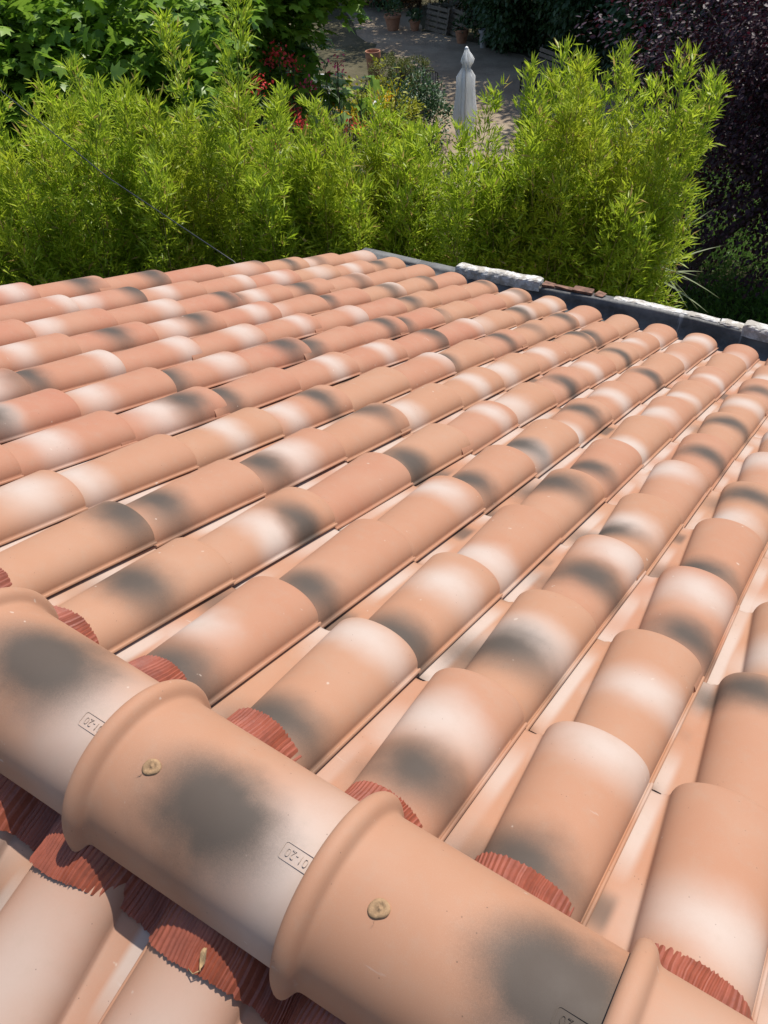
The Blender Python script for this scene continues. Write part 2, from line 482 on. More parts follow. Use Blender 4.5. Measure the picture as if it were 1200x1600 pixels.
# clouds read off the tiles that show largest: (column, row): (dark along 0..1, across 0..1, strength), (pale ...)
SPRAY = {
    (-1, 1): (None, (0.29, 0.62)),
    (-1, 2): ((0.85, 0.28), None),
    (0, 1): ((0.13, 0.43), (0.91, 0.58)),
    (0, 2): (None, (0.48, 0.59)),
    (0, 3): ((0.20, 0.66), (0.74, 0.52)),
    (0, 4): ((0.09, 0.36), None),
    (0, 5): ((0.71, 0.48), (0.16, 0.26)),
    (1, 1): ((0.28, 0.56), (0.61, 0.41)),
    (1, 2): ((0.35, 0.35), (0.52, 0.53)),
    (1, 3): ((0.43, 0.57), (0.83, 0.68)),
    (1, 4): ((0.25, 0.24), (0.42, 0.41)),
    (1, 5): (None, (0.76, 0.31)),
    (1, 6): ((0.48, 0.63), None),
    (1, 7): ((0.68, 0.55), None),
    (1, 8): (None, (0.64, 0.52)),
    (2, 1): ((0.14, 0.51), (0.86, 0.45)),
    (2, 2): ((0.05, 0.67), (0.65, 0.55)),
    (2, 3): (None, (0.13, 0.56)),
    (2, 4): ((0.67, 0.34), None),
    (2, 5): ((0.23, 0.46), None),
    (2, 6): (None, (0.11, 0.62)),
    (2, 7): (None, (0.36, 0.40)),
    (2, 8): (None, (0.28, 0.47)),
    (2, 9): (None, (0.46, 0.67)),
    (3, 1): ((0.10, 0.61), (0.45, 0.23)),
    (3, 2): ((0.09, 0.64), None),
    (3, 3): (None, (0.75, 0.41)),
    (3, 4): ((0.17, 0.54), None),
    (3, 5): ((0.20, 0.42), (0.20, 0.76)),
    (3, 6): ((0.62, 0.54), (0.02, 0.90)),
    (3, 7): (None, (0.50, 0.62)),
    (3, 8): ((0.76, 0.70), None),
    (4, 1): ((0.47, 0.54), None),
    (4, 2): ((0.70, 0.91), (0.44, 0.78)),
    (4, 4): ((0.14, 0.77), None),
    (4, 5): (None, (0.73, 0.56)),
    (4, 7): ((0.49, 0.81), None),
    (4, 8): (None, (0.40, 0.61)),
    (4, 9): ((0.51, 0.72), None),
    (4, 10): (None, (0.38, 0.38)),
    (5, 1): ((0.93, 0.55), None),
    (5, 2): ((0.21, 0.55), None),
    (5, 3): ((0.20, 0.55), (0.50, 0.55)),
    (5, 6): (None, (0.54, 0.55)),
    (5, 7): (None, (0.25, 0.55)),
    (5, 8): (None, (0.46, 0.55)),
    (5, 10): ((0.14, 0.55), None),
    (6, 1): (None, (0.73, 0.55)),
    (6, 2): (None, (0.13, 0.55)),
    (6, 3): (None, (0.51, 0.55)),
    (6, 4): ((0.72, 0.55), (0.21, 0.55)),
    (6, 7): ((0.04, 0.55), None),
    (6, 8): ((0.58, 0.55), None),
    (6, 10): ((0.76, 0.55), None),
    (7, 2): (None, (0.37, 0.55)),
    (7, 3): ((0.66, 0.55), (0.34, 0.55)),
    (7, 4): ((0.08, 0.55), None),
    (7, 5): (None, (0.68, 0.55)),
    (7, 6): (None, (0.65, 0.55)),
    (7, 7): ((0.90, 0.55), None),
    (7, 8): (None, (0.99, 0.55)),
    (7, 10): ((0.46, 0.55), (0.66, 0.55)),
    (8, 2): ((0.31, 0.55), (0.42, 0.55)),
    (8, 3): (None, (0.21, 0.55)),
    (8, 4): ((0.03, 0.55), (0.77, 0.55)),
    (8, 5): ((0.74, 0.55), None),
    (8, 6): ((0.06, 0.55), None),
    (8, 7): ((0.68, 0.55), None),
    (8, 8): ((0.09, 0.55), None),
    (9, 3): ((0.10, 0.55), (0.93, 0.55)),
    (9, 4): (None, (0.84, 0.55)),
    (9, 5): (None, (0.75, 0.55)),
    (9, 6): (None, (0.71, 0.55)),
    (9, 9): ((0.31, 0.55), None),
    (10, 3): (None, (0.43, 0.55)),
    (10, 4): ((0.55, 0.55), None),
    (10, 5): ((0.67, 0.55), (0.27, 0.55)),
    (10, 6): (None, (0.63, 0.55)),
    (10, 8): ((0.14, 0.55), None),
    (11, 4): (None, (0.19, 0.55)),
    (11, 5): (None, (0.79, 0.55)),
    (11, 6): ((0.84, 0.55), None),
    (11, 8): ((0.39, 0.55), None),
    (12, 4): (None, (0.92, 0.55)),
    (12, 5): ((0.96, 0.55), (0.17, 0.55)),
    (12, 6): (None, (0.36, 0.55)),
    (12, 7): (None, (0.88, 0.55)),
    (12, 8): (None, (0.60, 0.55)),
    (12, 10): (None, (0.48, 0.55)),
    (12, 11): ((0.32, 0.55), None),
    (13, 4): (None, (0.73, 0.55)),
    (13, 5): ((0.68, 0.55), None),
    (13, 6): ((0.81, 0.55), None),
    (13, 9): ((0.62, 0.55), None),
}

def place_tile(col, row, base, x0, rs):
    o = bpy.data.objects.new('roof_tile', TILES[rs.randrange(5)])
    COL.objects.link(o)
    if not o.data.materials: o.data.materials.append(M['tile'])
    o.parent = house; o.matrix_parent_inverse = wm(house).inverted()
    o.matrix_basis = base @ Matrix.Translation((x0 + rs.gauss(0, .0012), row * LEN + rs.gauss(0, .004), abs(rs.gauss(0, .0016)))) \
        @ Matrix.Rotation(rs.gauss(0, rad(.42)), 4, 'Z') @ Matrix.Rotation(rs.gauss(0, rad(.4)), 4, 'Y')
    return o

def rand_spray(o, rs, tint=None, pd=.6, pp_=.8):
    d = p = None
    u = rs.random()
    pos = rs.uniform(-LEN, 0.0)
    if u < pd:
        d = (pos, rs.uniform(-.17, -.05), rs.uniform(.55, 1), rs.uniform(.05, .085), rs.uniform(.07, .14))
    if rs.random() < pp_:
        pp = pos + rs.choice((-1, 1)) * rs.uniform(.08, .14) if d else rs.uniform(-LEN, 0)
        if pp > .02: pp -= .25
        if pp < -LEN: pp += .25
        p = (pp, rs.uniform(-.15, -.05), rs.uniform(.6, 1), rs.uniform(.07, .12), rs.uniform(.1, .17))
    spray(o, d, p, tint, rs)

rs = random.Random(42)
for col in range(-5, 14):
    for row in range(1, 12):
        o = place_tile(col, row, PLANE, -col * PIT, rs)
        tint = max(0, min(1, rs.gauss(0.15 + (0.48 if (col >= 7 and row < 9) else 0), 0.15)))
        k = SPRAY.get((col, row))
        if k:
            d, p = k
            cv = lambda q, ra, rc: None if q is None else (-LEN * (1 - q[0]), -0.19 * (1 - q[1]) , (q[2] if len(q) > 2 else 1.0), ra, rc)
            spray(o, cv(d, rs.uniform(.06, .09), rs.uniform(.09, .14)), cv(p, rs.uniform(.055, .085), rs.uniform(.09, .14)), tint, rs)
        else:
            rand_spray(o, rs, tint, .28, .5)
for i in range(-8, 5):
    for row in range(1, 4):
        o = place_tile(i, row, OTHER, 0.485 + i * PIT + 0.0, rs)
        if row == 1 and -2 <= i <= 1:
            spray(o, None, (-LEN + .16, -.105, .75, .16, .085), 0.2)
        else: rand_spray(o, rs)

# --- underlay and walls of the house
X0, X1 = -2.885 - 0.26, 1.115
mb = MB()
e = 11 * LEN - 0.02
def pw(x, s, nn): return tuple(PLANE @ Vector((x, s, nn)))
ridge_s = RY / CT
for base in (0,):
    ym, zm = pw(0, e, -0.05)[1:]
    yr = RY; zr = Z0 + 0.046 - 0.053
    ya = 2 * RY - pw(0, 3 * LEN - .02, -0.05)[1]; za = pw(0, 3 * LEN - .02, -0.05)[2]
    T = 0.09
    P = []
    for x in (X0 + .02, X1 - .02):
        P += [(x, ya, za), (x, yr, zr), (x, ym, zm), (x, ym, zm - T), (x, yr, zr - T), (x, ya, za - T)]
    Fq = [(0, 6, 7, 1), (1, 7, 8, 2), (2, 8, 9, 3), (3, 9, 10, 4), (4, 10, 11, 5), (5, 11, 6, 0), (0, 1, 4, 5), (1, 2, 3, 4), (7, 6, 11, 10), (8, 7, 10, 9)]
    mb.add(P, Fq)
mb.build('roof_deck', M['deck'], house)
mb = MB()
zt_e = ym
mb.box(((X0 + X1) / 2, ym - 0.25, (zm - T) / 2 - .001), (X1 - X0 - .2, 0.3, zm - T - .05))
mb.box(((X0 + X1) / 2, ya + 0.2, (za - T) / 2 - .001), (X1 - X0 - .2, 0.25, za - T - .04))
for x in (X0 + .22, X1 - .22):
    P = []
    for xx in (x - .11, x + .11):
        P += [(xx, ya + .34, 0), (xx, ym - .42, 0), (xx, ym - .42, zm - T + .08), (xx, yr, zr - T - .01), (xx, ya + .34, za - T + .05)]
    mb.add(P, [(0, 1, 2, 3, 4), (9, 8, 7, 6, 5), (0, 5, 6, 1), (1, 6, 7, 2), (2, 7, 8, 3), (3, 8, 9, 4), (4, 9, 5, 0)])
mb.build('wall', M['render'], house)

# --- ridge tiles
RR = 0.118; RZ = Z0 + 0.060; RP = 0.351; RX = -0.637
def ridge_mesh():
    prof = [(0.0, .0095), (.001, .0128), (.0035, .0165), (.0075, .0192), (.013, .0204), (.019, .0194), (.024, .0160), (.0275, .0112), (.030, .0064), (.0325, .0028), (.036, .0008), (.042, .0001), (.055, 0), (.15, -.002), (.26, -.0045), (.34, -.006), (.392, -.0075), (.397, -.009)]
    na = 40
    def ring(x, dr, k):
        pts = []
        wring = max(0, min(1, dr / .021)) if x < .055 else 0
        down = 0.004 + 0.012 * wring ** 2
        A = []
        A.append((0, -down))
        for i in range(na + 1): A.append((math.pi * i / na, 0))
        A.append((math.pi, -down))
        for q, dz in A:
            r = RR + dr + k
            lip = 0.0022 * math.exp(-((math.sin(q)) / .05) ** 2) * (1 - wring) if k == 0 else 0
            r += lip
            pts.append((x, r * math.cos(q) * 1.0, r * math.sin(q) * 0.97 + dz))
        return pts
    O = [ring(x, d, 0) for x, d in prof]; I = [ring(x, d, -.0115) for x, d in prof]
    V = []; F = []; m = len(O[0]); nr = len(O)
    for r in O: V += r
    for j in range(nr - 1):
        for i in range(m - 1):
            a = j * m + i; F.append((a, a + m, a + m + 1, a + 1))
    b = len(V)
    for r in I: V += r
    for j in range(nr - 1):
        for i in range(m - 1):
            a = b + j * m + i; F.append((a, a + 1, a + m + 1, a + m))
    for j in (0, nr - 1):
        b = len(V); V += O[j] + I[j]
        for i in range(m - 1): F.append((b + i, b + i + 1, b + m + i + 1, b + m + i))
    for i in (0, m - 1):
        b = len(V)
        for j in range(nr): V += [O[j][i], I[j][i]]
        for j in range(nr - 1): F.append((b + 2 * j, b + 2 * j + 1, b + 2 * j + 3, b + 2 * j + 2))
    me = mesh('ridge_tile', V, F)
    bm = bmesh.new(); bm.from_mesh(me); bmesh.ops.recalc_face_normals(bm, faces=bm.faces); bm.to_mesh(me); bm.free()
    me.polygons.foreach_set('use_smooth', [True] * len(me.polygons))
    return me

def stamp_mesh():
    """raised 01-20 in a rounded frame, wrapped on the ridge tile, upside down towards the ring"""
    cu = bpy.data.curves.new('stamp', 'FONT'); cu.body = '01-20'; cu.size = 0.0165; cu.extrude = 0.0
    cu.align_x = 'CENTER'; cu.align_y = 'CENTER'; cu.resolution_u = 3; cu.offset = -0.00025
    ob = bpy.data.objects.new('stamp', cu); COL.objects.link(ob)
    bpy.context.view_layer.update()
    me = bpy.data.meshes.new_from_object(ob)
    bpy.data.objects.remove(ob); bpy.data.curves.remove(cu)
    bm = bmesh.new(); bm.from_mesh(me)
    for v in bm.verts: v.co.x *= 0.86
    # frame: rounded rectangle ring
    def rr(wd, ht, r):
        P = []
        for cx, cy, a0 in ((wd - r, ht - r, 0), (-wd + r, ht - r, 90), (-wd + r, -ht + r, 180), (wd - r, -ht + r, 270)):
            for k in range(6):
                a = rad(a0 + 18 * k); P.append((cx + r * math.cos(a), cy + r * math.sin(a)))
        return P
    a = [bm.verts.new((x, y, 0)) for x, y in rr(.0225, .0115, .004)]
    b = [bm.verts.new((x, y, 0)) for x, y in rr(.0212, .0102, .0032)]
    for i in range(len(a)):
        j = (i + 1) % len(a); bm.faces.new((a[i], a[j], b[j], b[i]))
    bmesh.ops.subdivide_edges(bm, edges=[e for e in bm.edges if e.calc_length() > .004], cuts=2)
    r = bmesh.ops.extrude_face_region(bm, geom=list(bm.faces))
    top = [g for g in r['geom'] if isinstance(g, bmesh.types.BMVert)]
    for v in top: v.co.z += 0.0011
    a0 = rad(101.6)
    for v in bm.verts:
        R_ = RR - 0.0056 + v.co.z
        ang = a0 + v.co.y / RR          # text 'up' leans to the far side of the top: upside down for the viewer
        v.co = Vector((0.328 - v.co.x, R_ * math.cos(ang), R_ * math.sin(ang) * 0.97))
    bmesh.ops.recalc_face_normals(bm, faces=bm.faces)
    bm.to_mesh(me); bm.free()
    return me

def plug_mesh(sd):
    r = random.Random(sd); mb = MB()
    prof = [(.0118, -.002), (.0122, .0012), (.0105, .0030), (.0075, .0036), (.0062, .0026), (.0035, .0030), (.0010, .0042)]
    mb.lathe(prof, 30)
    V = []
    for v in mb.V:
        a = math.atan2(v[1], v[0]); k = 1 + .10 * math.sin(a * 2 + sd) + .035 * math.sin(a * 3 + 2 * sd)
        V.append((v[0] * k, v[1] * k, v[2] * (1 + .35 * math.sin(a + sd))))
    mb.V = V
    mb.add([(-.008, -.008, .0005), (-.011, -.0125, .0005), (-.016, -.015, .0012), (-.010, -.0125, .0022)], [(0, 1, 2, 3)])
    return mesh('sealing_washer', mb.V, mb.F)

RM, SM = ridge_mesh(), stamp_mesh()
PM = [plug_mesh(1), plug_mesh(2)]
RDARK = {-1: (.190, .015, 1, .125, .085), 0: (.200, -.030, 1, .118, .076), 1: (.300, .000, 1, .105, .085)}
RPALE = {-1: (.33, -.02, .85, .12, .11), 0: (.33, -.03, 1, .11, .13), 1: (.34, -.07, .6, .08, .08), 2: (.12, 0, .3, .1, .1)}
for k in range(-7, 4):
    x = RX + k * RP
    o = link('ridge_tile', RM, M['ridge'], house, Matrix.Translation((x, RY + rs.gauss(0, .0012), RZ + rs.gauss(0, .0008))) @ Matrix.Rotation(rad(rs.gauss(0, .25)), 4, 'Z'))
    if k in RDARK: spray(o, RDARK[k], RPALE[k], 0.1)
    else: spray(o, (rs.uniform(.08, .32), rs.uniform(-.05, .05), .9, .08, .07), (rs.uniform(.05, .33), rs.uniform(-.06, .06), .9, .1, .1), .1)
    if k == 2: spray(o, None, RPALE[2], .05)
    s_ = link('date_stamp', SM, M['ridge'], o, wm(o))
    for key in ('dark', 'pale', 'dark_size', 'pale_size', 'tint'): s_[key] = o[key]
    q = rad(103.7); R_ = RR - .001
    tmat = wm(o) @ Matrix.Translation((0.094, R_ * math.cos(q), R_ * math.sin(q) * .97)) @ Matrix.Rotation(q - math.pi / 2, 4, 'X') @ Matrix.Rotation(rs.uniform(0, 1.0), 4, 'Z')
    link('sealing_washer', PM[k % 2], M['plug'], o, tmat)

# --- crimped red ridge flashing, draped over the barrels on both slopes
prof0 = sorted(tile_profile(0.2))
px = np.array([p[0] for p in tile_profile(0.22)]); pz = np.array([p[1] for p in tile_profile(0.22)])
env_x = np.linspace(-PIT, 0, 112)
def prof_z(x):
    o = np.argsort(px, kind='stable'); z1 = np.interp(x, px[o], pz[o])
    z2 = np.interp(x - PIT, px[o], pz[o], left=-1, right=-1)
    return z1
def flashing(base, xa, xb, phase, edge, sgn):
    step = 0.0017
    xs = np.arange(xa, xb, step)
    loc = ((sgn * (xs - phase)) % PIT) - PIT
    z = prof_z(loc)
    z = np.where(loc > -.004, np.maximum(z, -.004), z)
    k = np.ones(9) / 9
    z = np.convolve(np.pad(z, 4, mode='edge'), k, mode='valid')
    m = len(xs)
    r = np.random.default_rng(3)
    fold = 1 + .35 * np.sin(xs * 41) * np.sin(xs * 17 + 1)
    crimp = fold * (np.abs(((xs / 0.0068 + 0.6 * np.sin(xs * 19) + .35 * np.sin(xs * 47) + .2 * np.sin(xs * 91)) % 1) - .5) * 2 - .5) * 0.0036
    wob = 0.0055 * np.sin(xs * 9.0 + 1) + 0.004 * np.sin(xs * 31) + r.normal(0, .0009, m)
    V = []; F = []
    ss = np.linspace(0, 1, 6)
    s_in = -0.075
    for q in ss:
        s = s_in + (edge + wob - s_in) * q
        skew = (0.006 * np.sin(xs * 13) + .003 * np.sin(xs * 57)) * q + .0012 * np.sin(q * 9 + xs * 33)
        amp = 0.55 + 0.45 * q
        lift = 0.0045 + 0.004 * (1 - q) + .0015 * np.sin(xs * 23 + q * 2)
        for a, b, c in zip(xs + skew, s, z + lift + crimp * amp - 0.0125 * (LEN - s) / LEN + .003): V.append((sgn * a if False else a, b, c))
    nr = len(ss)
    for j in range(nr - 1):
        for i in range(m - 1):
            a = j * m + i; F.append((a, a + 1, a + m + 1, a + m))
    me = mesh('ridge_flashing', V, F, smooth=False)
    return link('ridge_flashing', me, M['flashing'], house, base)
flashing(PLANE, -2.75, 0.75, 0.0, 0.030, 1)
flashing(OTHER, -0.62, 2.6, 0.485, 0.036, 1)

# --- parapet at the eave: lead upstand, crumbling mortar coping
EY, EZ = 11 * LEN * CT, Z0 - 11 * LEN * ST
par = empty('parapet_wall', (-1.0, EY + .3, 0.0))
tag(par, 'low parapet along the eave, faced with dark lead sheet and topped with crumbling white mortar', 'parapet')
TOP = [(-3.16, -.080), (-2.95, -.075), (-2.45, -.066), (-1.85, -.03), (-1.55, -.012), (-1.2, .008), (-.85, .012), (-.5, .010), (.3, .010), (1.15, .010)]
tx = [p[0] for p in TOP]; tz = [p[1] for p in TOP]
def topz(x): return float(np.interp(x, tx, tz))
mb = MB()
xs = np.linspace(-3.16, 1.15, 60)
V = []; F = []
for x in xs:
    t = EZ + topz(x)
    V += [(x, EY + .205, 0), (x, EY + .205, t), (x, EY + .262, t), (x, EY + .262, 0)]
for i in range(len(xs) - 1):
    a = 4 * i
    for k in range(3): F.append((a + k, a + k + 1, a + 5 + k, a + 4 + k)[::-1])
F.append((0, 1, 2, 3)); F.append(tuple(4 * (len(xs) - 1) + k for k in (3, 2, 1, 0)))
mb.add(V, F); mb.build('wall_core', M['render'], par)
# lead sheets lapped one over another: gutter floor, upstand, turned-over top
cuts = [-3.17, -2.62, -1.98, -1.36, -.93, -.74, -.15, .5, 1.16]
for i in range(len(cuts) - 1):
    a, b = cuts[i], cuts[i + 1] + .03
    lap = 0.003 * (i % 2)
    V = []; F = []
    nx = 9
    rl = random.Random(i)
    for j in range(nx):
        x = a + (b - a) * j / (nx - 1); t = EZ + topz(x)
        wv = lambda s: rl.uniform(-s, s)
        row = [(x, EY - .16, EZ - .085), (x, EY + .12, EZ - .115), (x, EY + .150 + wv(.004), EZ - .105 + lap), (x, EY + .185 - lap + wv(.003), EZ - .085 + wv(.004)), (x, EY + .196 - lap + wv(.003), (EZ - .085 + t) / 2 + wv(.005)), (x, EY + .199 - lap + wv(.002), t + .002), (x, EY + .206, t + .008 + lap), (x, EY + .262, t + .007 + lap), (x, EY + .267, t - .02)]
        V += row
    m = 9
    for j in range(nx - 1):
        for k in range(m - 1):
            q = j * m + k; F.append((q, q + m, q + m + 1, q + 1))
    link('lead_sheet', mesh('lead_sheet', V, F), M['lead'], par)
# mortar coping pieces
def coping(xa, xb, hh, ww, y0, seed, name='coping_block', mat='mortar', lift=0.006):
    rl = random.Random(seed)
    nx = max(6, int((xb - xa) / .02)); na = 9
    V = []; F = []
    for j in range(nx + 1):
        x = xa + (xb - xa) * j / nx
        t = EZ + topz(x) + lift
        endk = 0.86 if j in (0, nx) else 1
        for k in range(na + 1):
            q = math.pi * k / na
            jit = lambda s: rl.uniform(-s, s)
            yy = y0 + ww / 2 - math.copysign(abs(math.cos(q)) ** .5, math.cos(q)) * ww / 2 * endk + jit(.003)
            zz = t + (abs(math.sin(q)) ** .6) * hh * endk * (1 + .05 * math.sin(j * .45 + seed)) + jit(.0025) - (0 if 0 < k < na else .02)
            V.append((x + jit(.004), yy, zz))
    m = na + 1
    for j in range(nx):
        for k in range(na):
            a = j * m + k; F.append((a, a + 1, a + m + 1, a + m))
        F.append((j * m, (j + 1) * m, (j + 1) * m + na, j * m + na))
    F.append(tuple(range(na, -1, -1))); F.append(tuple(nx * m + k for k in range(na + 1)))
    link(name, mesh(name, V, F, smooth=False), M[mat], par)
coping(-2.42, -1.83, .050, .080, EY + .190, 1)
coping(-.73, -.60, .018, .07, EY + .205, 2)
coping(-.60, -.18, .052, .09, EY + .183, 3)
coping(-.16, .55, .04, .085, EY + .187, 4)
coping(-1.36, -.95, .008, .05, EY + .222, 5)
coping(-.95, -.74, .010, .05, EY + .222, 6)
# brick and tile scraps bedded between the coping pieces
rl = random.Random(5)
for x, y, wd, dp, hh, rz in ((-1.78, .238, .07, .045, .014, .1), (-1.68, .245, .11, .04, .010, -.05), (-1.56, .24, .12, .05, .020, .06), (-1.45, .245, .06, .04, .010, -.2)):
    mb = MB(); mb.box((x, EY + y, EZ + topz(x) + .012 + hh / 2), (wd, dp, hh), rz, jit=.006)
    mb.build('brick_scrap', M['brick'], par)

# ================================================================== PLANTS
def leaf_mesh(name, P, D, N, size, tmpl, faces, fold=0.0):
    """P positions, D leaf axis, N leaf normal (arrays), size per leaf; tmpl rows (along, side, up) in unit length"""
    P = np.asarray(P, float); D = np.asarray(D, float); N = np.asarray(N, float); size = np.asarray(size, float)
    D /= np.linalg.norm(D, axis=1, keepdims=True) + 1e-9
    Sd = np.cross(D, N); Sd /= np.linalg.norm(Sd, axis=1, keepdims=True) + 1e-9
    Nn = np.cross(Sd, D)
    T = np.asarray(tmpl, float)
    k = len(T); n = len(P)
    V = P[:, None, :] + size[:, None, None] * (T[None, :, 0:1] * D[:, None, :] + T[None, :, 1:2] * Sd[:, None, :] + T[None, :, 2:3] * Nn[:, None, :])
    V = V.reshape(-1, 3)
    loops = []; starts = []; tot = []
    base = np.arange(n)[:, None] * k
    off = 0
    idx = np.concatenate([np.asarray(f) for f in faces])
    lens = [len(f) for f in faces]
    L = (base + idx[None, :]).ravel()
    per = sum(lens); st = np.cumsum([0] + lens[:-1])
    S_ = (np.arange(n)[:, None] * per + st[None, :]).ravel()
    Tt = np.tile(lens, n)
    me = bpy.data.meshes.new(name)
    me.vertices.add(len(V)); me.vertices.foreach_set('co', V.ravel())
    me.loops.add(len(L)); me.loops.foreach_set('vertex_index', L.astype(np.int32))
    me.polygons.add(len(S_)); me.polygons.foreach_set('loop_start', S_.astype(np.int32)); me.polygons.foreach_set('loop_total', Tt.astype(np.int32))
    me.update(calc_edges=True)
    return me
BLADE = [(0, 0, 0), (.32, .085, .02), (.35, 0, -.015), (.32, -.085, .02), (1, 0, -.10)]
BLADE_F = [(0, 2, 1), (0, 3, 2), (1, 2, 4), (2, 3, 4)]
SPEAR = [(0, 0, 0), (.4, .075, 0), (1, 0, -.12), (.4, -.075, 0)]
SPEAR_F = [(0, 3, 2, 1)]
OVAL = [(0, 0, 0), (.25, .22, .03), (.65, .24, .02), (1, 0, -.06), (.65, -.24, .02), (.25, -.22, .03)]
OVAL_F = [(0, 3, 2, 1), (0, 5, 4, 3)]
LOBED = [(0, 0, 0), (-.06, .20, -.02), (.10, .52, -.05), (.27, .27, .03), (.62, .50, -.05), (.66, .20, .03), (1.05, 0, -.08), (.66, -.20, .03), (.62, -.50, -.05), (.27, -.27, .03), (.10, -.52, -.05), (-.06, -.20, -.02), (.42, 0, 0)]
LOBED_F = [(0, 12, 3, 2, 1), (12, 5, 4, 3), (12, 6, 5), (12, 7, 6), (12, 9, 8, 7), (0, 11, 10, 9, 12)]

def rvec(n): 
    v = RNG.normal(size=(n, 3)); return v / np.linalg.norm(v, axis=1, keepdims=True)

# ---- bamboo
def bamboo(base, culms, hmin, hmax, spread, label, group=None, seed=0, lean=(0, 0), dens=1.0, low=0.22):
    r = np.random.default_rng(seed)
    root = empty('bamboo_clump', (base[0], base[1], 0))
    tag(root, label, 'bamboo', group)
    cm = MB(); P = []; D = []; N = []; Sz = []
    for c in range(culms):
        a = r.uniform(0, 2 * math.pi); q = spread * math.sqrt(r.uniform(0, 1))
        b = np.array([base[0] + q * math.cos(a), base[1] + q * math.sin(a), 0.0])
        h = r.uniform(hmin, hmax)
        out = np.array([math.cos(a), math.sin(a), 0]) * r.uniform(.1, .45) + np.array([lean[0], lean[1], 0]) + r.normal(0, .12, 3) * [1, 1, 0]
        def pt(t): return b + np.array([0, 0, h]) * (t - .05 * t ** 4) + out * (t ** 2.4) * h * .21
        ts = np.linspace(0, 1, 9)
        cm.tube([pt(t) for t in ts], [.011 * (1 - .85 * t) for t in ts], 5, cap=False)
        t = low
        while t < 1.0:
            t += r.uniform(.010, .020) / dens * 3.6 / h
            if t >= 1: break
            p = pt(t)
            nb = 2 if r.random() < .75 else 3
            for _ in range(nb):
                az = r.uniform(0, 2 * math.pi)
                up = .45 + .9 * t ** 3 + r.normal(0, .2)
                d = np.array([math.cos(az), math.sin(az), up]); d /= np.linalg.norm(d)
                ln = r.uniform(.16, .46) * (1.12 - .80 * t ** 3)
                nl = int(5 + ln * 17)
                fr = np.sqrt(r.uniform(0.05, 1, nl))
                pp = p + d * (ln * fr)[:, None] + np.array([0, 0, -.16]) * (ln * fr ** 2)[:, None] + r.normal(0, .012, (nl, 3))
                dd = d * .9 + r.normal(0, .52, (nl, 3)) + np.array([0, 0, .12 + .35 * (t > .85)])
                P.append(pp); D.append(dd); N.append(np.array([0, 0, 1.0]) + r.normal(0, .5, (nl, 3))); Sz.append(r.uniform(.055, .13, nl))
        # tip tuft
        nl = 16
        P.append(pt(1) + r.normal(0, .02, (nl, 3)) - np.array([0, 0, 1]) * r.uniform(0, .2, (nl, 1)))
        D.append(np.array([0, 0, 1.1]) + out * .5 + r.normal(0, .5, (nl, 3))); N.append(r.normal(0, 1, (nl, 3))); Sz.append(r.uniform(.07, .11, nl))
    cm.build('culms', M['culm'], root, smooth=True)
    me = leaf_mesh('foliage', np.concatenate(P), np.concatenate(D), np.concatenate(N), np.concatenate(Sz), SPEAR, SPEAR_F)
    link('foliage', me, M['bamboo'], root)
    return len(np.concatenate(Sz))
NLEAF = 0

MID = 'yellow-green bamboo clump in the dense hedge behind the roof'
GRP = 'bamboo clumps in the middle of the hedge'
CL = [  # x, y, culms, hmin, hmax, lean, label
    (-6.90, 3.45, 14, 3.8, 4.85, (0, 0), 'bamboo clump mostly cut off by the left edge of the picture'),
    (-6.55, 4.00, 14, 3.8, 4.8, (0, 0), 'bamboo clump at the left edge of the picture, crossed by the black cable'),
    (-6.28, 4.40, 14, 3.8, 4.88, (0, 0), 'bamboo clump second from the left edge, below the lobed leaves'),
    (-6.01, 4.73, 14, 3.8, 4.78, (0, 0), "bamboo clump between the cable's upper end and the tallest thin shoot"),
    (-5.72, 5.05, 14, 3.7, 4.75, (0, 0), 'bamboo clump that reaches up into the broad-leaved tree, left of the red oleander'),
    (-5.42, 5.35, 14, 3.7, 4.62, (0, 0), 'bamboo clump just right of the tallest thin shoot'),
    (-5.12, 5.62, 14, 3.5, 4.35, (0, 0), 'bamboo clump in front of the red-flowered oleander'),
    (-4.77, 5.90, 14, 3.5, 4.22, (0, 0), 'bamboo clump in front of the pink blossom'),
    (-4.39, 6.17, 14, 3.5, 4.35, (0, 0), 'bamboo clump in front of the yellow shrub and the small white table'),
    (-4.05, 6.39, 13, 3.6, 4.65, (0, 0), 'bamboo clump standing just left of the closed white parasol'),
    (-3.68, 6.55, 12, 3.2, 4.0, (0, 0), 'low bamboo clump directly in front of the closed white parasol'),
    (-3.36, 6.76, 12, 3.4, 4.32, (0, 0), 'bamboo clump just right of the closed parasol, below the dark bench'),
    (-3.05, 6.90, 14, 3.5, 4.62, (0, 0), 'bamboo clump below and right of the dark bench'),
    (-2.69, 7.00, 15, 3.6, 4.8, (0, 0), 'bamboo clump second from the right end of the hedge'),
    (-2.36, 7.10, 14, 3.3, 4.55, (.12, .05), 'rightmost bamboo clump, its tall shoots spread against the dark purple tree'),
    (-2.50, 7.42, 12, 3.5, 4.6, (.05, 0), 'bamboo clump filling the gap behind the right end of the hedge'),
    # the back of the hedge
    (-7.35, 4.75, 8, 3.4, 4.1, (0, 0), None), (-6.75, 5.40, 8, 3.4, 4.1, (0, 0), None), (-6.10, 6.00, 8, 3.4, 4.1, (0, 0), None),
    (-5.40, 6.60, 8, 2.8, 3.4, (0, 0), None), (-4.70, 7.10, 8, 2.8, 3.35, (0, 0), None), (-3.30, 7.70, 7, 3.0, 3.8, (0, 0), None), (-2.75, 7.85, 8, 3.2, 4.1, (0, 0), None),
]
for i, (x, y, c, h0, h1, ln, lb) in enumerate(CL):
    NLEAF += bamboo((x, y), c, h0, h1, .36, lb or MID, None if lb else GRP, 100 + i, ln, dens=1.55, low=.36 if i < 11 else .18)
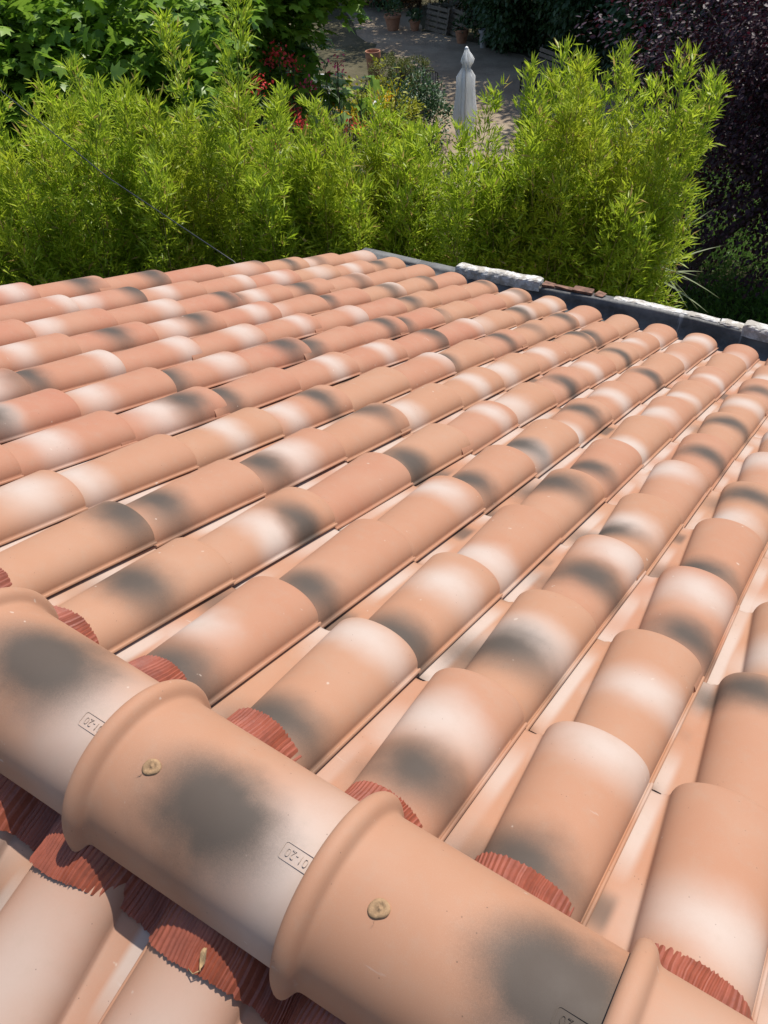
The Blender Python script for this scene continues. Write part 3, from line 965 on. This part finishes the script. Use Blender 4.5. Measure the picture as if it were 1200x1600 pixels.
# two shoots that rise clear of their neighbours
NLEAF += bamboo((-5.52, 5.17), 2, 4.95, 5.65, .10, 'tall thin bamboo shoot rising highest, against the broad-leaved tree', None, 301, (.05, 0), dens=1.5, low=.6)
NLEAF += bamboo((-2.16, 7.28), 2, 4.60, 4.80, .08, 'tall bamboo shoot leaning right at the hedge end, tip against the purple leaves', None, 302, (.18, .0), dens=1.5, low=.45)
print('bamboo leaves', NLEAF)

# ---- trees
def tree(name, label, cat, base, crown_c, crown_r, mat, bark, nclump, per, lsize, tmpl, faces, seed, trunk_r=.16, group=None, shell=.55, droop=.3, clump_r=.45, trunk_pts=None, limbs=9, zmin=None, parts=('trunk', 'crown'), lobes=(), nup=1.0):
    r = np.random.default_rng(seed)
    root = empty(name, base); tag(root, label, cat, group)
    c = np.array(crown_c, float); R = np.array(crown_r, float)
    u = r.normal(size=(nclump, 3)); u /= np.linalg.norm(u, axis=1, keepdims=True)
    rad_ = (shell + (1 - shell) * r.uniform(0, 1, nclump)) ** (1 / 1.5)
    lump = 1 + .16 * np.sin(u[:, 0] * 5 + seed) + .14 * np.sin(u[:, 1] * 7 + 2 * seed) + .12 * np.sin(u[:, 2] * 6 + seed)
    C_ = c + u * R * (rad_ * lump)[:, None]
    if zmin is not None: C_ = C_[C_[:, 2] > zmin]; u = u[:len(C_)]
    for lc, lr, ln_ in lobes:
        v = r.normal(size=(ln_, 3)); v /= np.linalg.norm(v, axis=1, keepdims=True)
        C_ = np.concatenate([C_, np.array(lc) + v * np.array(lr) * (r.uniform(.3, 1, (ln_, 1)) ** .6)])
    tb = MB()
    tp = [Vector(p) for p in (trunk_pts or [base, (base[0] + (c[0] - base[0]) * .25, base[1] + (c[1] - base[1]) * .25, base[2] + (c[2] - R[2] * .6 - base[2]) * .6), tuple(c - np.array([0, 0, R[2] * .45])), tuple(c + np.array([0, 0, R[2] * .3]))])]
    tb.tube(tp, [trunk_r * (1 - .7 * i / (len(tp) - 1)) for i in range(len(tp))], 9)
    step_ = max(1, len(C_) // (limbs * 4))
    for k in range(min(limbs * 4, len(C_))):
        e = Vector(C_[k * step_]); s = tp[-2].lerp(tp[-1], r.uniform(0, .8)) if k % 3 else tp[-2]
        mid = s.lerp(e, .5) + Vector(r.normal(0, .12, 3)) + Vector((0, 0, .12))
        tb.tube([s, mid, e], [trunk_r * .32, trunk_r * .2, trunk_r * .06], 5, cap=False)
    tb.build(parts[0], bark, root, smooth=True)
    m = len(C_)
    sizes = r.uniform(.6, 1.25, m) * clump_r
    off = r.normal(size=(m, per, 3)); off /= np.linalg.norm(off, axis=2, keepdims=True)
    off *= (r.uniform(0, 1, (m, per, 1)) ** (1 / 2.2))
    P = C_[:, None, :] + off * sizes[:, None, None] * np.array([1, 1, .7])
    outw = (P - c) / R
    D = outw * .6 + off * .5 + r.normal(0, .45, P.shape) + np.array([0, 0, -droop])
    N = np.array([0, 0, nup]) + .4 * outw + r.normal(0, .45, P.shape)
    Sz = r.uniform(.65, 1.2, m * per) * lsize
    link(parts[1], leaf_mesh(parts[1], P.reshape(-1, 3), D.reshape(-1, 3), N.reshape(-1, 3), Sz, tmpl, faces), mat, root)
    return root

tree('plane_tree', 'big broad-leaved tree with lobed bright green leaves at the top left', 'tree', (-9.6, 9.6, 0), (-10.0, 7.3, 3.75), (3.2, 2.8, 1.35), M['plane'], M['bark'], 760, 42, .17, LOBED, LOBED_F, 5, .2, clump_r=.5, shell=.45, lobes=[((-8.4, 9.2, 4.75), (1.6, 1.5, .70), 260), ((-8.9, 6.0, 3.9), (1.3, 1.3, 1.0), 160)], nup=1.3)
tree('plum_tree', 'dark purple-leaved plum tree filling the right edge behind the bamboo', 'tree', (-3.2, 11.95, 0), (-.75, 12.3, 3.5), (3.1, 2.6, 3.3), M['plum'], M['darkbark'], 2300, 60, .07, OVAL, OVAL_F, 6, .13, clump_r=.38, shell=.25, zmin=.95, limbs=12,
     trunk_pts=[(-3.22, 11.95, -.05), (-2.98, 11.72, .14), (-2.78, 11.7, .34), (-2.66, 11.75, .62), (-2.45, 11.85, .95), (-1.9, 12.0, 1.6), (-1.1, 12.2, 3.0)])
EV = [
    ((-11.5, 23.9, 0), (-11.2, 23.6, 2.1), (1.9, 1.6, 2.2), 'round evergreen tree with the lightest green leaves, above the closed parasol'),
    ((-8.7, 22.8, 0), (-8.7, 22.6, 2.6), (1.9, 1.5, 2.7), 'very dark evergreen tree right of the light one, behind the bench'),
    ((-6.2, 21.8, 0), (-6.1, 21.7, 2.8), (1.9, 1.6, 2.9), 'very dark evergreen tree between the bench and the purple tree'),
    ((-14.2, 27.6, 0), (-14.0, 27.4, 1.9), (2.0, 1.4, 2.0), 'dark evergreen tree behind the wooden pallets, right of the brown hedge'),
    ((-19.0, 27.0, 0), (-19.0, 27.0, 2.2), (2.6, 2.0, 2.4), 'dark evergreen tree left of the brown hedge, behind the lobed leaves'),
    ((-3.2, 21.5, 0), (-3.2, 21.5, 3.0), (2.2, 2.0, 3.0), 'dark evergreen tree hidden mostly behind the purple plum tree'),
]
for i, (b, c, r, lb) in enumerate(EV):
    tree('evergreen_tree', lb, 'tree', b, c, r, M['evergreen'], M['darkbark'], 760, 46, .14, OVAL, OVAL_F, 20 + i, .15, 'evergreen trees behind the path', clump_r=.42, shell=.55)
# high crowns whose shade falls on the path
for i, (b, c, r, lb) in enumerate([
        ((-14.6, 27.5, 0), (-14.2, 26.4, 7.2), (3.0, 2.9, 2.2), 'tall tree whose high crown shades the far end of the path'),
        ((-10.4, 26.2, 0), (-9.8, 24.6, 7.4), (3.2, 2.9, 2.3), 'tall tree whose high crown shades the path behind the parasol'),
        ((-5.6, 24.6, 0), (-5.6, 22.6, 7.2), (3.0, 3.2, 2.3), 'tall tree whose high crown shades the bench')]):
    tree('shade_tree', lb, 'tree', b, c, r, M['evergreen'], M['bark'], 260, 44, .17, OVAL, OVAL_F, 40 + i, .2, 'tall trees over the path', clump_r=.6, shell=.4)
tree('dry_hedge', 'brown withered hedge at the far end of the path, top centre', 'hedge', (-16.2, 26.4, 0), (-16.0, 26.3, 1.5), (2.6, 1.0, 1.6), M['dry'], M['darkbark'], 300, 40, .10, OVAL, OVAL_F, 61, .08, clump_r=.38, shell=.6, parts=('stems', 'foliage'))
tree('box_bush', 'clipped dome-shaped box bush left of the path beside a dark chair', 'bush', (-11.2, 17.35, 0), (-11.2, 17.35, .62), (.60, .58, .66), M['box'], M['darkbark'], 420, 45, .032, OVAL, OVAL_F, 62, .04, clump_r=.09, shell=.75, parts=('stems', 'foliage'), droop=0)
tree('yellow_shrub', 'golden yellow-leaved shrub left of the clipped box bush', 'shrub', (-7.6, 10.9, 0), (-7.6, 10.9, 1.95), (.75, .7, .95), M['yellowleaf'], M['darkbark'], 150, 36, .06, OVAL, OVAL_F, 63, .03, clump_r=.2, shell=.5, parts=('stems', 'foliage'), droop=0)
tree('dark_shrub', 'dark green shrub in front of the clipped box bush, behind the bamboo', 'shrub', (-9.9, 15.6, 0), (-9.9, 15.6, .6), (1.0, .8, .75), M['evergreen'], M['darkbark'], 150, 40, .07, OVAL, OVAL_F, 64, .03, clump_r=.22, shell=.5, parts=('stems', 'foliage'), droop=0)

for b_, c_, r_s, lb, sd in [((-9.6, 5.6, 0), (-9.6, 5.6, 1.5), (1.5, 1.5, 1.6), 'dark shrub under the broad-leaved tree at the left edge', 91), ((-10.4, 7.6, 0), (-10.4, 7.6, 1.5), (1.6, 1.5, 1.6), 'dark shrub under the middle of the broad-leaved tree', 92), ((-10.6, 10.4, 0), (-10.6, 10.4, 1.4), (1.5, 1.4, 1.5), 'dark shrub behind the red oleander', 93), ((-12.6, 12.4, 0), (-12.6, 12.4, 1.2), (1.6, 1.5, 1.4), 'dark shrub behind the grey-green oleander', 94)]:
    tree('dark_shrub', lb, 'shrub', b_, c_, r_s, M['evergreen'], M['darkbark'], 300, 40, .12, OVAL, OVAL_F, sd, .05, clump_r=.34, shell=.5, parts=('stems', 'foliage'), droop=0)

def oleander(base, h, spread, stems, label, petals, nfl, seed, leaf='oleander'):
    r = np.random.default_rng(seed)
    root = empty('oleander', base); tag(root, label, 'shrub')
    mb = MB(); P = []; D = []; N = []; Z = []; FP = []; FD = []; FN = []; FZ = []
    for k in range(stems):
        a = r.uniform(0, 2 * math.pi); o = spread * math.sqrt(r.uniform(.02, 1)); hh = h * r.uniform(.72, 1)
        tip = np.array([base[0] + o * math.cos(a), base[1] + o * math.sin(a), hh]); b0 = np.array([base[0] + .2 * o * math.cos(a), base[1] + .2 * o * math.sin(a), 0])
        mid = (tip + b0) / 2 + r.normal(0, .05, 3); mid[2] *= 1.1
        mb.tube([b0, mid, tip], [.014, .010, .004], 5, cap=False)
        n_ = 60
        q = r.uniform(.25, 1, n_)[:, None]
        P.append(np.where(q < .5, b0 + (mid - b0) * q * 2, mid + (tip - mid) * (q - .5) * 2)); D.append(r.normal(0, .7, (n_, 3)) + [0, 0, .7]); N.append(r.normal(0, .5, (n_, 3)) + [0, 0, 1]); Z.append(r.uniform(.09, .16, n_))
        if k < nfl:
            m_ = 44
            FP.append(tip + r.normal(0, .065, (m_, 3)) * [1, 1, .9]); FD.append(r.normal(0, 1, (m_, 3)) + [0, 0, .6]); FN.append(r.normal(0, 1, (m_, 3))); FZ.append(r.uniform(.035, .06, m_))
    mb.build('stems', M['darkbark'], root, smooth=True)
    link('foliage', leaf_mesh('foliage', np.concatenate(P), np.concatenate(D), np.concatenate(N), np.concatenate(Z), SPEAR, SPEAR_F), M[leaf], root)
    if FP: tag(link('flowers', leaf_mesh('flowers', np.concatenate(FP), np.concatenate(FD), np.concatenate(FN), np.concatenate(FZ), OVAL, OVAL_F), M[petals], root), kind='stuff')
oleander((-7.03, 7.93, 0), 3.95, .55, 22, 'oleander with dark red blossoms below the broad-leaved tree', 'redpetal', 14, 71)
oleander((-6.75, 8.75, 0), 3.62, .5, 18, 'oleander with upright grey-green leaves and a few pink blossoms', 'pinkpetal', 3, 72)
oleander((-7.25, 10.2, 0), 3.2, .55, 20, 'shrub with orange-yellow blossoms left of the clipped box bush', 'yellowpetal', 7, 73, 'yellowleaf')
oleander((-6.5, 6.55, 0), 3.62, .12, 3, 'stem with one red blossom poking out of the bamboo on the left', 'redpetal', 1, 74)
oleander((-6.2, 8.3, 0), 3.42, .15, 3, 'stem with a coral red blossom in the bamboo below the yellow shrub', 'redpetal', 1, 75)

# sword-leaved plant at the right end of the bamboo
r = np.random.default_rng(81)
yb = (-2.25, 8.05, 0)
root = empty('yucca', yb); tag(root, 'yucca with pale sword-shaped leaves sticking out of the right end of the bamboo', 'plant')
mb = MB(); mb.tube([yb, (yb[0] + .03, yb[1], 1.2), (yb[0], yb[1], 2.35)], [.09, .08, .07], 9); mb.build('stem', M['bark'], root, smooth=True)
for k in range(44):
    az = r.uniform(0, 2 * math.pi); el = r.uniform(-.7, 1.25); ln = r.uniform(.5, .78); wd = r.uniform(.016, .024)
    d = Vector((math.cos(az) * math.cos(el), math.sin(az) * math.cos(el), math.sin(el))); sd = d.cross(Vector((0, 0, 1))).normalized(); nn = sd.cross(d)
    p0 = Vector((yb[0], yb[1], 2.3 + r.uniform(-.12, .12))) + d * .05
    V = []; F = []
    for j in range(6):
        t = j / 5; c = p0 + d * ln * t + Vector((0, 0, -.16 * ln * t * t)); ww = wd * (1 - t ** 2.2) * (.7 + .6 * min(t * 3, 1) * .5)
        V += [c - sd * ww + nn * .006, c, c + sd * ww + nn * .006]
    for j in range(5):
        a = 3 * j; F += [(a, a + 1, a + 4, a + 3), (a + 1, a + 2, a + 5, a + 4)]
    link('leaf', mesh('leaf', V, F), M['yucca'], root)

# low ground cover under the purple tree
n_ = 110000
gx = RNG.uniform(-4.6, 3.0, n_); gy = RNG.uniform(9.6, 18.5, n_)
keep = (np.sin(gx * 2.3 + gy) + np.sin(gy * 3.1 - gx * 1.3) + RNG.normal(0, .5, n_)) > -1.1
gx, gy = gx[keep], gy[keep]; n_ = len(gx)
hh = .10 + .10 * (np.sin(gx * 1.7) * np.sin(gy * 2.1) + 1)
me = leaf_mesh('ground_cover', np.stack([gx, gy, RNG.uniform(0, 1, n_) * hh], 1), RNG.normal(0, .8, (n_, 3)) + [0, 0, .9], RNG.normal(0, .6, (n_, 3)) + [0, 0, .6], RNG.uniform(.07, .15, n_), SPEAR, SPEAR_F)
tag(link('ground_cover', me, M['grass']), 'low green ground cover under the purple plum tree', 'ground cover', kind='stuff')

# ================================================================== GARDEN THINGS
# ---- closed parasol
ub = (-8.23, 14.94, 0)
root = empty('parasol', ub); tag(root, 'closed white parasol standing beyond the bamboo at the edge of the path', 'parasol')
mb = MB(); mb.lathe([(.30, 0), (.30, .05), (.24, .075), (.05, .09), (.045, .30)], 24, ub); mb.build('foot', M['granite'], root, smooth=False)
mb = MB(); mb.tube([ub, (ub[0], ub[1], 2.12)], .024, 10); mb.build('pole', M['iron'], root, smooth=True)
def canopy_mesh(z0, rows, ribs, phase, seed):
    r = random.Random(seed); n = ribs * 8; V = []; F = []
    amp = [r.uniform(.8, 1.25) for _ in range(ribs)]
    for z, ro, ri, tw in rows:
        for k in range(n):
            u = k / n * ribs; i = int(u) % ribs; fr = u - int(u)
            w_ = abs(math.cos(math.pi * fr)) ** 1.6
            rr_ = ri + (ro * (amp[i] * (1 - fr) + amp[(i + 1) % ribs] * fr) - ri) * w_
            a = 2 * math.pi * k / n + phase + tw * w_ * .5
            rr_ *= 1.38
            V.append((ub[0] + rr_ * math.cos(a), ub[1] + rr_ * math.sin(a), z0 + z + .02 * math.sin(a * 3) * (z < -.8)))
    for j in range(len(rows) - 1):
        for k in range(n):
            k2 = (k + 1) % n; F.append((j * n + k, j * n + k2, (j + 1) * n + k2, (j + 1) * n + k))
    return mesh('canopy', V, F)
rows = [(-.01, .035, .03, 0), (-.14, .055, .035, .1), (-.25, .065, .035, .25), (-.31, .10, .035, .4), (-.40, .150, .035, .5), (-.62, .150, .04, .5), (-.90, .175, .045, .5), (-1.10, .20, .04, .55), (-1.22, .16, .04, .5), (-1.45, .145, .04, .45), (-1.50, .14, .04, .45)]
link('canopy', canopy_mesh(2.16, rows, 6, .4, 1), M['canvas'], root)
rows = [(.03, .025, .02, 0), (-.02, .04, .035, 0), (-.09, .075, .04, .1), (-.165, .105, .045, .2), (-.19, .10, .045, .25), (-.23, .075, .04, .3), (-.30, .055, .04, .3)]
link('top_flap', canopy_mesh(2.20, rows, 6, .9, 2), M['canvas'], root)
mb = MB(); mb.lathe([(.022, 0), (.034, .02), (.03, .045), (.012, .06)], 14, (ub[0], ub[1], 2.21)); mb.build('finial', M['whitepaint'], root, smooth=True)

# ---- slatted bench in the shade
def slat_bench(loc, rz, label):
    root = empty('bench', loc, rz); tag(root, label, 'bench')
    T_ = wm(root)
    for k in range(4):
        mb = MB(); mb.box((0, -.16 + .105 * k, .44), (1.1, .085, .028)); mb.build('seat_slat', M['wood'], root, T_)
    for k in range(4):
        mb = MB(); mb.box((0, .25 + .03 * k, .54 + .105 * k), (1.1, .022, .08), m=Matrix.Rotation(-.25, 4, 'X')); mb.build('back_slat', M['wood'], root, T_)
    for sx in (-.5, .5):
        mb = MB(); mb.tube([(sx, -.2, 0), (sx, -.19, .43)], .022, 8); mb.build('leg', M['iron'], root, T_)
        mb = MB(); mb.tube([(sx, .26, 0), (sx, .21, .42), (sx, .385, .95)], .022, 8); mb.build('leg', M['iron'], root, T_)
        mb = MB(); mb.tube([(sx, -.19, .43), (sx, -.2, .64), (sx, .28, .66)], .02, 8); mb.build('armrest', M['iron'], root, T_)
slat_bench((-8.9, 19.9, 0), rad(-30), 'slatted wooden bench in deep shade at the edge of the path')

# ---- chairs and table
def iron_chair(loc, rz, mat, label, s=1.0):
    root = empty('garden_chair', loc, rz); tag(root, label, 'chair')
    T_ = wm(root)
    mb = MB(); mb.lathe([(.20, .44), (.205, .455), (.195, .465)], 20); mb.build('seat', mat, root, T_)
    for sx in (-1, 1):
        mb = MB(); mb.tube([(.19 * sx, -.2, 0), (.16 * sx, -.15, .44)], .012, 7); mb.build('leg', mat, root, T_)
        mb = MB(); mb.tube([(.18 * sx, .24, 0), (.16 * sx, .16, .44), (.17 * sx, .24, .92)], .012, 7); mb.build('leg', mat, root, T_)
        mb = MB(); mb.tube([(.17 * sx, .2, .66), (.24 * sx, .0, .68), (.2 * sx, -.14, .64), (.17 * sx, -.15, .44)], .010, 7); mb.build('armrest', mat, root, T_)
    mb = MB(); mb.tube([(-.17, .24, .92), (-.09, .25, .965), (0, .25, .98), (.09, .25, .965), (.17, .24, .92)], .012, 7)
    for k in range(-2, 3): mb.tube([(.06 * k, .17, .46), (.06 * k, .25, .95)], .007, 6)
    mb.build('backrest', mat, root, T_)
iron_chair((-10.62, 17.75, 0), rad(200), M['iron'], 'dark wrought-iron chair right beside the clipped box bush')
iron_chair((-12.45, 16.1, 0), rad(60), M['whitepaint'], 'white garden chair glimpsed under the broad-leaved tree, above the pink blossom')
tb_ = (-10.35, 15.35, 0)
root = empty('bistro_table', tb_); tag(root, 'small round white table left of the parasol, seen over the bamboo', 'table')
mb = MB(); mb.lathe([(.26, .90), (.29, .905), (.29, .925), (.27, .93)], 28, tb_); mb.build('table_top', M['whitepaint'], root, smooth=False)
mb = MB(); mb.tube([tb_, (tb_[0], tb_[1], .9)], .025, 10); mb.build('stem', M['whitepaint'], root, smooth=True)
mb = MB(); mb.lathe([(.2, 0), (.2, .02), (.04, .04)], 20, tb_); mb.build('foot', M['whitepaint'], root)

# ---- pots at the far end
def pot(loc, r, h, mat, label, plant=True):
    root = empty('plant_pot', loc); tag(root, label, 'pot')
    mb = MB(); mb.lathe([(r * .62, 0), (r * .9, h * .78), (r * .95, h * .82), (r, h * .84), (r, h), (r * .88, h), (r * .84, h * .9)], 22, loc); mb.build('pot_body', mat, root, smooth=False)
    mb = MB(); mb.lathe([(r * .84, h * .88), (r * .4, h * .9), (.01, h * .905)], 22, loc); mb.build('soil', M['soil'], root)
    if plant:
        k = 160; q = RNG.normal(0, 1, (k, 3)); P = np.array(loc) + [0, 0, h + r * .6] + q / np.linalg.norm(q, axis=1, keepdims=True) * RNG.uniform(0, 1, (k, 1)) ** .5 * r * [1.2, 1.2, .9]
        tag(link('plant', leaf_mesh('plant', P, q + [0, 0, .5], RNG.normal(0, 1, (k, 3)) + [0, 0, 1], RNG.uniform(.06, .12, k), OVAL, OVAL_F), M['evergreen'], root), kind='stuff')
pot((-15.5, 23.75, 0), .26, .42, M['clay'], 'wide clay pot at the far left corner of the path')
pot((-14.85, 23.95, 0), .17, .28, M['clay'], 'small clay pot next to the wide one at the path corner')
pot((-12.9, 23.3, 0), .2, .36, M['clay'], 'clay pot right of the wooden pallets by the path')
pot((-12.1, 23.1, 0), .14, .46, M['granite'], 'narrow grey stone pot at the foot of the light evergreen tree', False)
pot((-12.9, 18.75, 0), .19, .85, M['clay'], 'tall orange clay urn above the clipped box bush, at the lobed leaves', False)
def pallet(loc, rz, tilt, label):
    root = empty('wooden_pallet', loc, rz); tag(root, label, 'pallet')
    T_ = wm(root) @ Matrix.Rotation(tilt, 4, 'X')
    for k in range(5):
        mb = MB(); mb.box((0, 0, .07 + .14 * k), (1.0, .02, .09)); mb.build('plank', M['wood'], root, T_)
    for sx in (-.45, 0, .45):
        mb = MB(); mb.box((sx, .055, .35), (.08, .08, .72)); mb.build('bearer', M['wood'], root, T_)
pallet((-14.15, 23.95, 0), rad(-20), rad(-12), 'grey wooden pallet propped on edge among the pots, further from the parasol')
pallet((-13.35, 23.75, 0), rad(-32), rad(-14), 'grey wooden pallet propped on edge, nearer to the parasol')

# ---- black cable
cp = [(-3.1, 3.02, 4.12), (-3.3, 2.95, 4.35), (-4.5, 3.17, 4.56), (-5.74, 3.436, 4.87), (-8.2, 3.93, 5.42), (-14.0, 5.1, 6.75)]
cv = []
for i in range(len(cp) - 1):
    for k in range(6):
        t = k / 6; cv.append(Vector(cp[i]).lerp(Vector(cp[i + 1]), t))
cv.append(Vector(cp[-1]))
mb = MB(); mb.tube(cv, .0036, 7)
tag(mb.build('cable', M['cable'], None, smooth=True), 'thin black cable running slantwise in front of the bamboo down to the roof', 'cable')

# ---- withered leaf caught under the ridge
lp = OTHER @ Vector((0.375, 0.010, 0.046))
bm_ = MB()
pts_ = []
for j in range(7):
    t = j / 6
    wdt = .0042 * math.sin(math.pi * (.12 + .85 * t)); up = .006 + .010 * t * (1 - t) + .004 * math.sin(t * 7)
    c = Vector(lp) + Vector((-.008 + .008 * t, .012 - .022 * t, up * .7 - .010 * t))
    pts_ += [c + Vector((-wdt, -.001, .003)), c, c + Vector((wdt, .001, .0035))]
fs_ = []
for j in range(6):
    a = 3 * j; fs_ += [(a, a + 1, a + 4, a + 3), (a + 1, a + 2, a + 5, a + 4)]
bm_.add(pts_, fs_)
bm_.tube([pts_[-2], pts_[-2] + Vector((-.006, -.008, -.002)), pts_[-2] + Vector((-.016, -.006, -.004))], .0008, 6)
tag(bm_.build('withered_leaf', M['deadleaf'], None, smooth=True), 'small curled withered leaf lying on the red ridge flashing, bottom left', 'leaf')
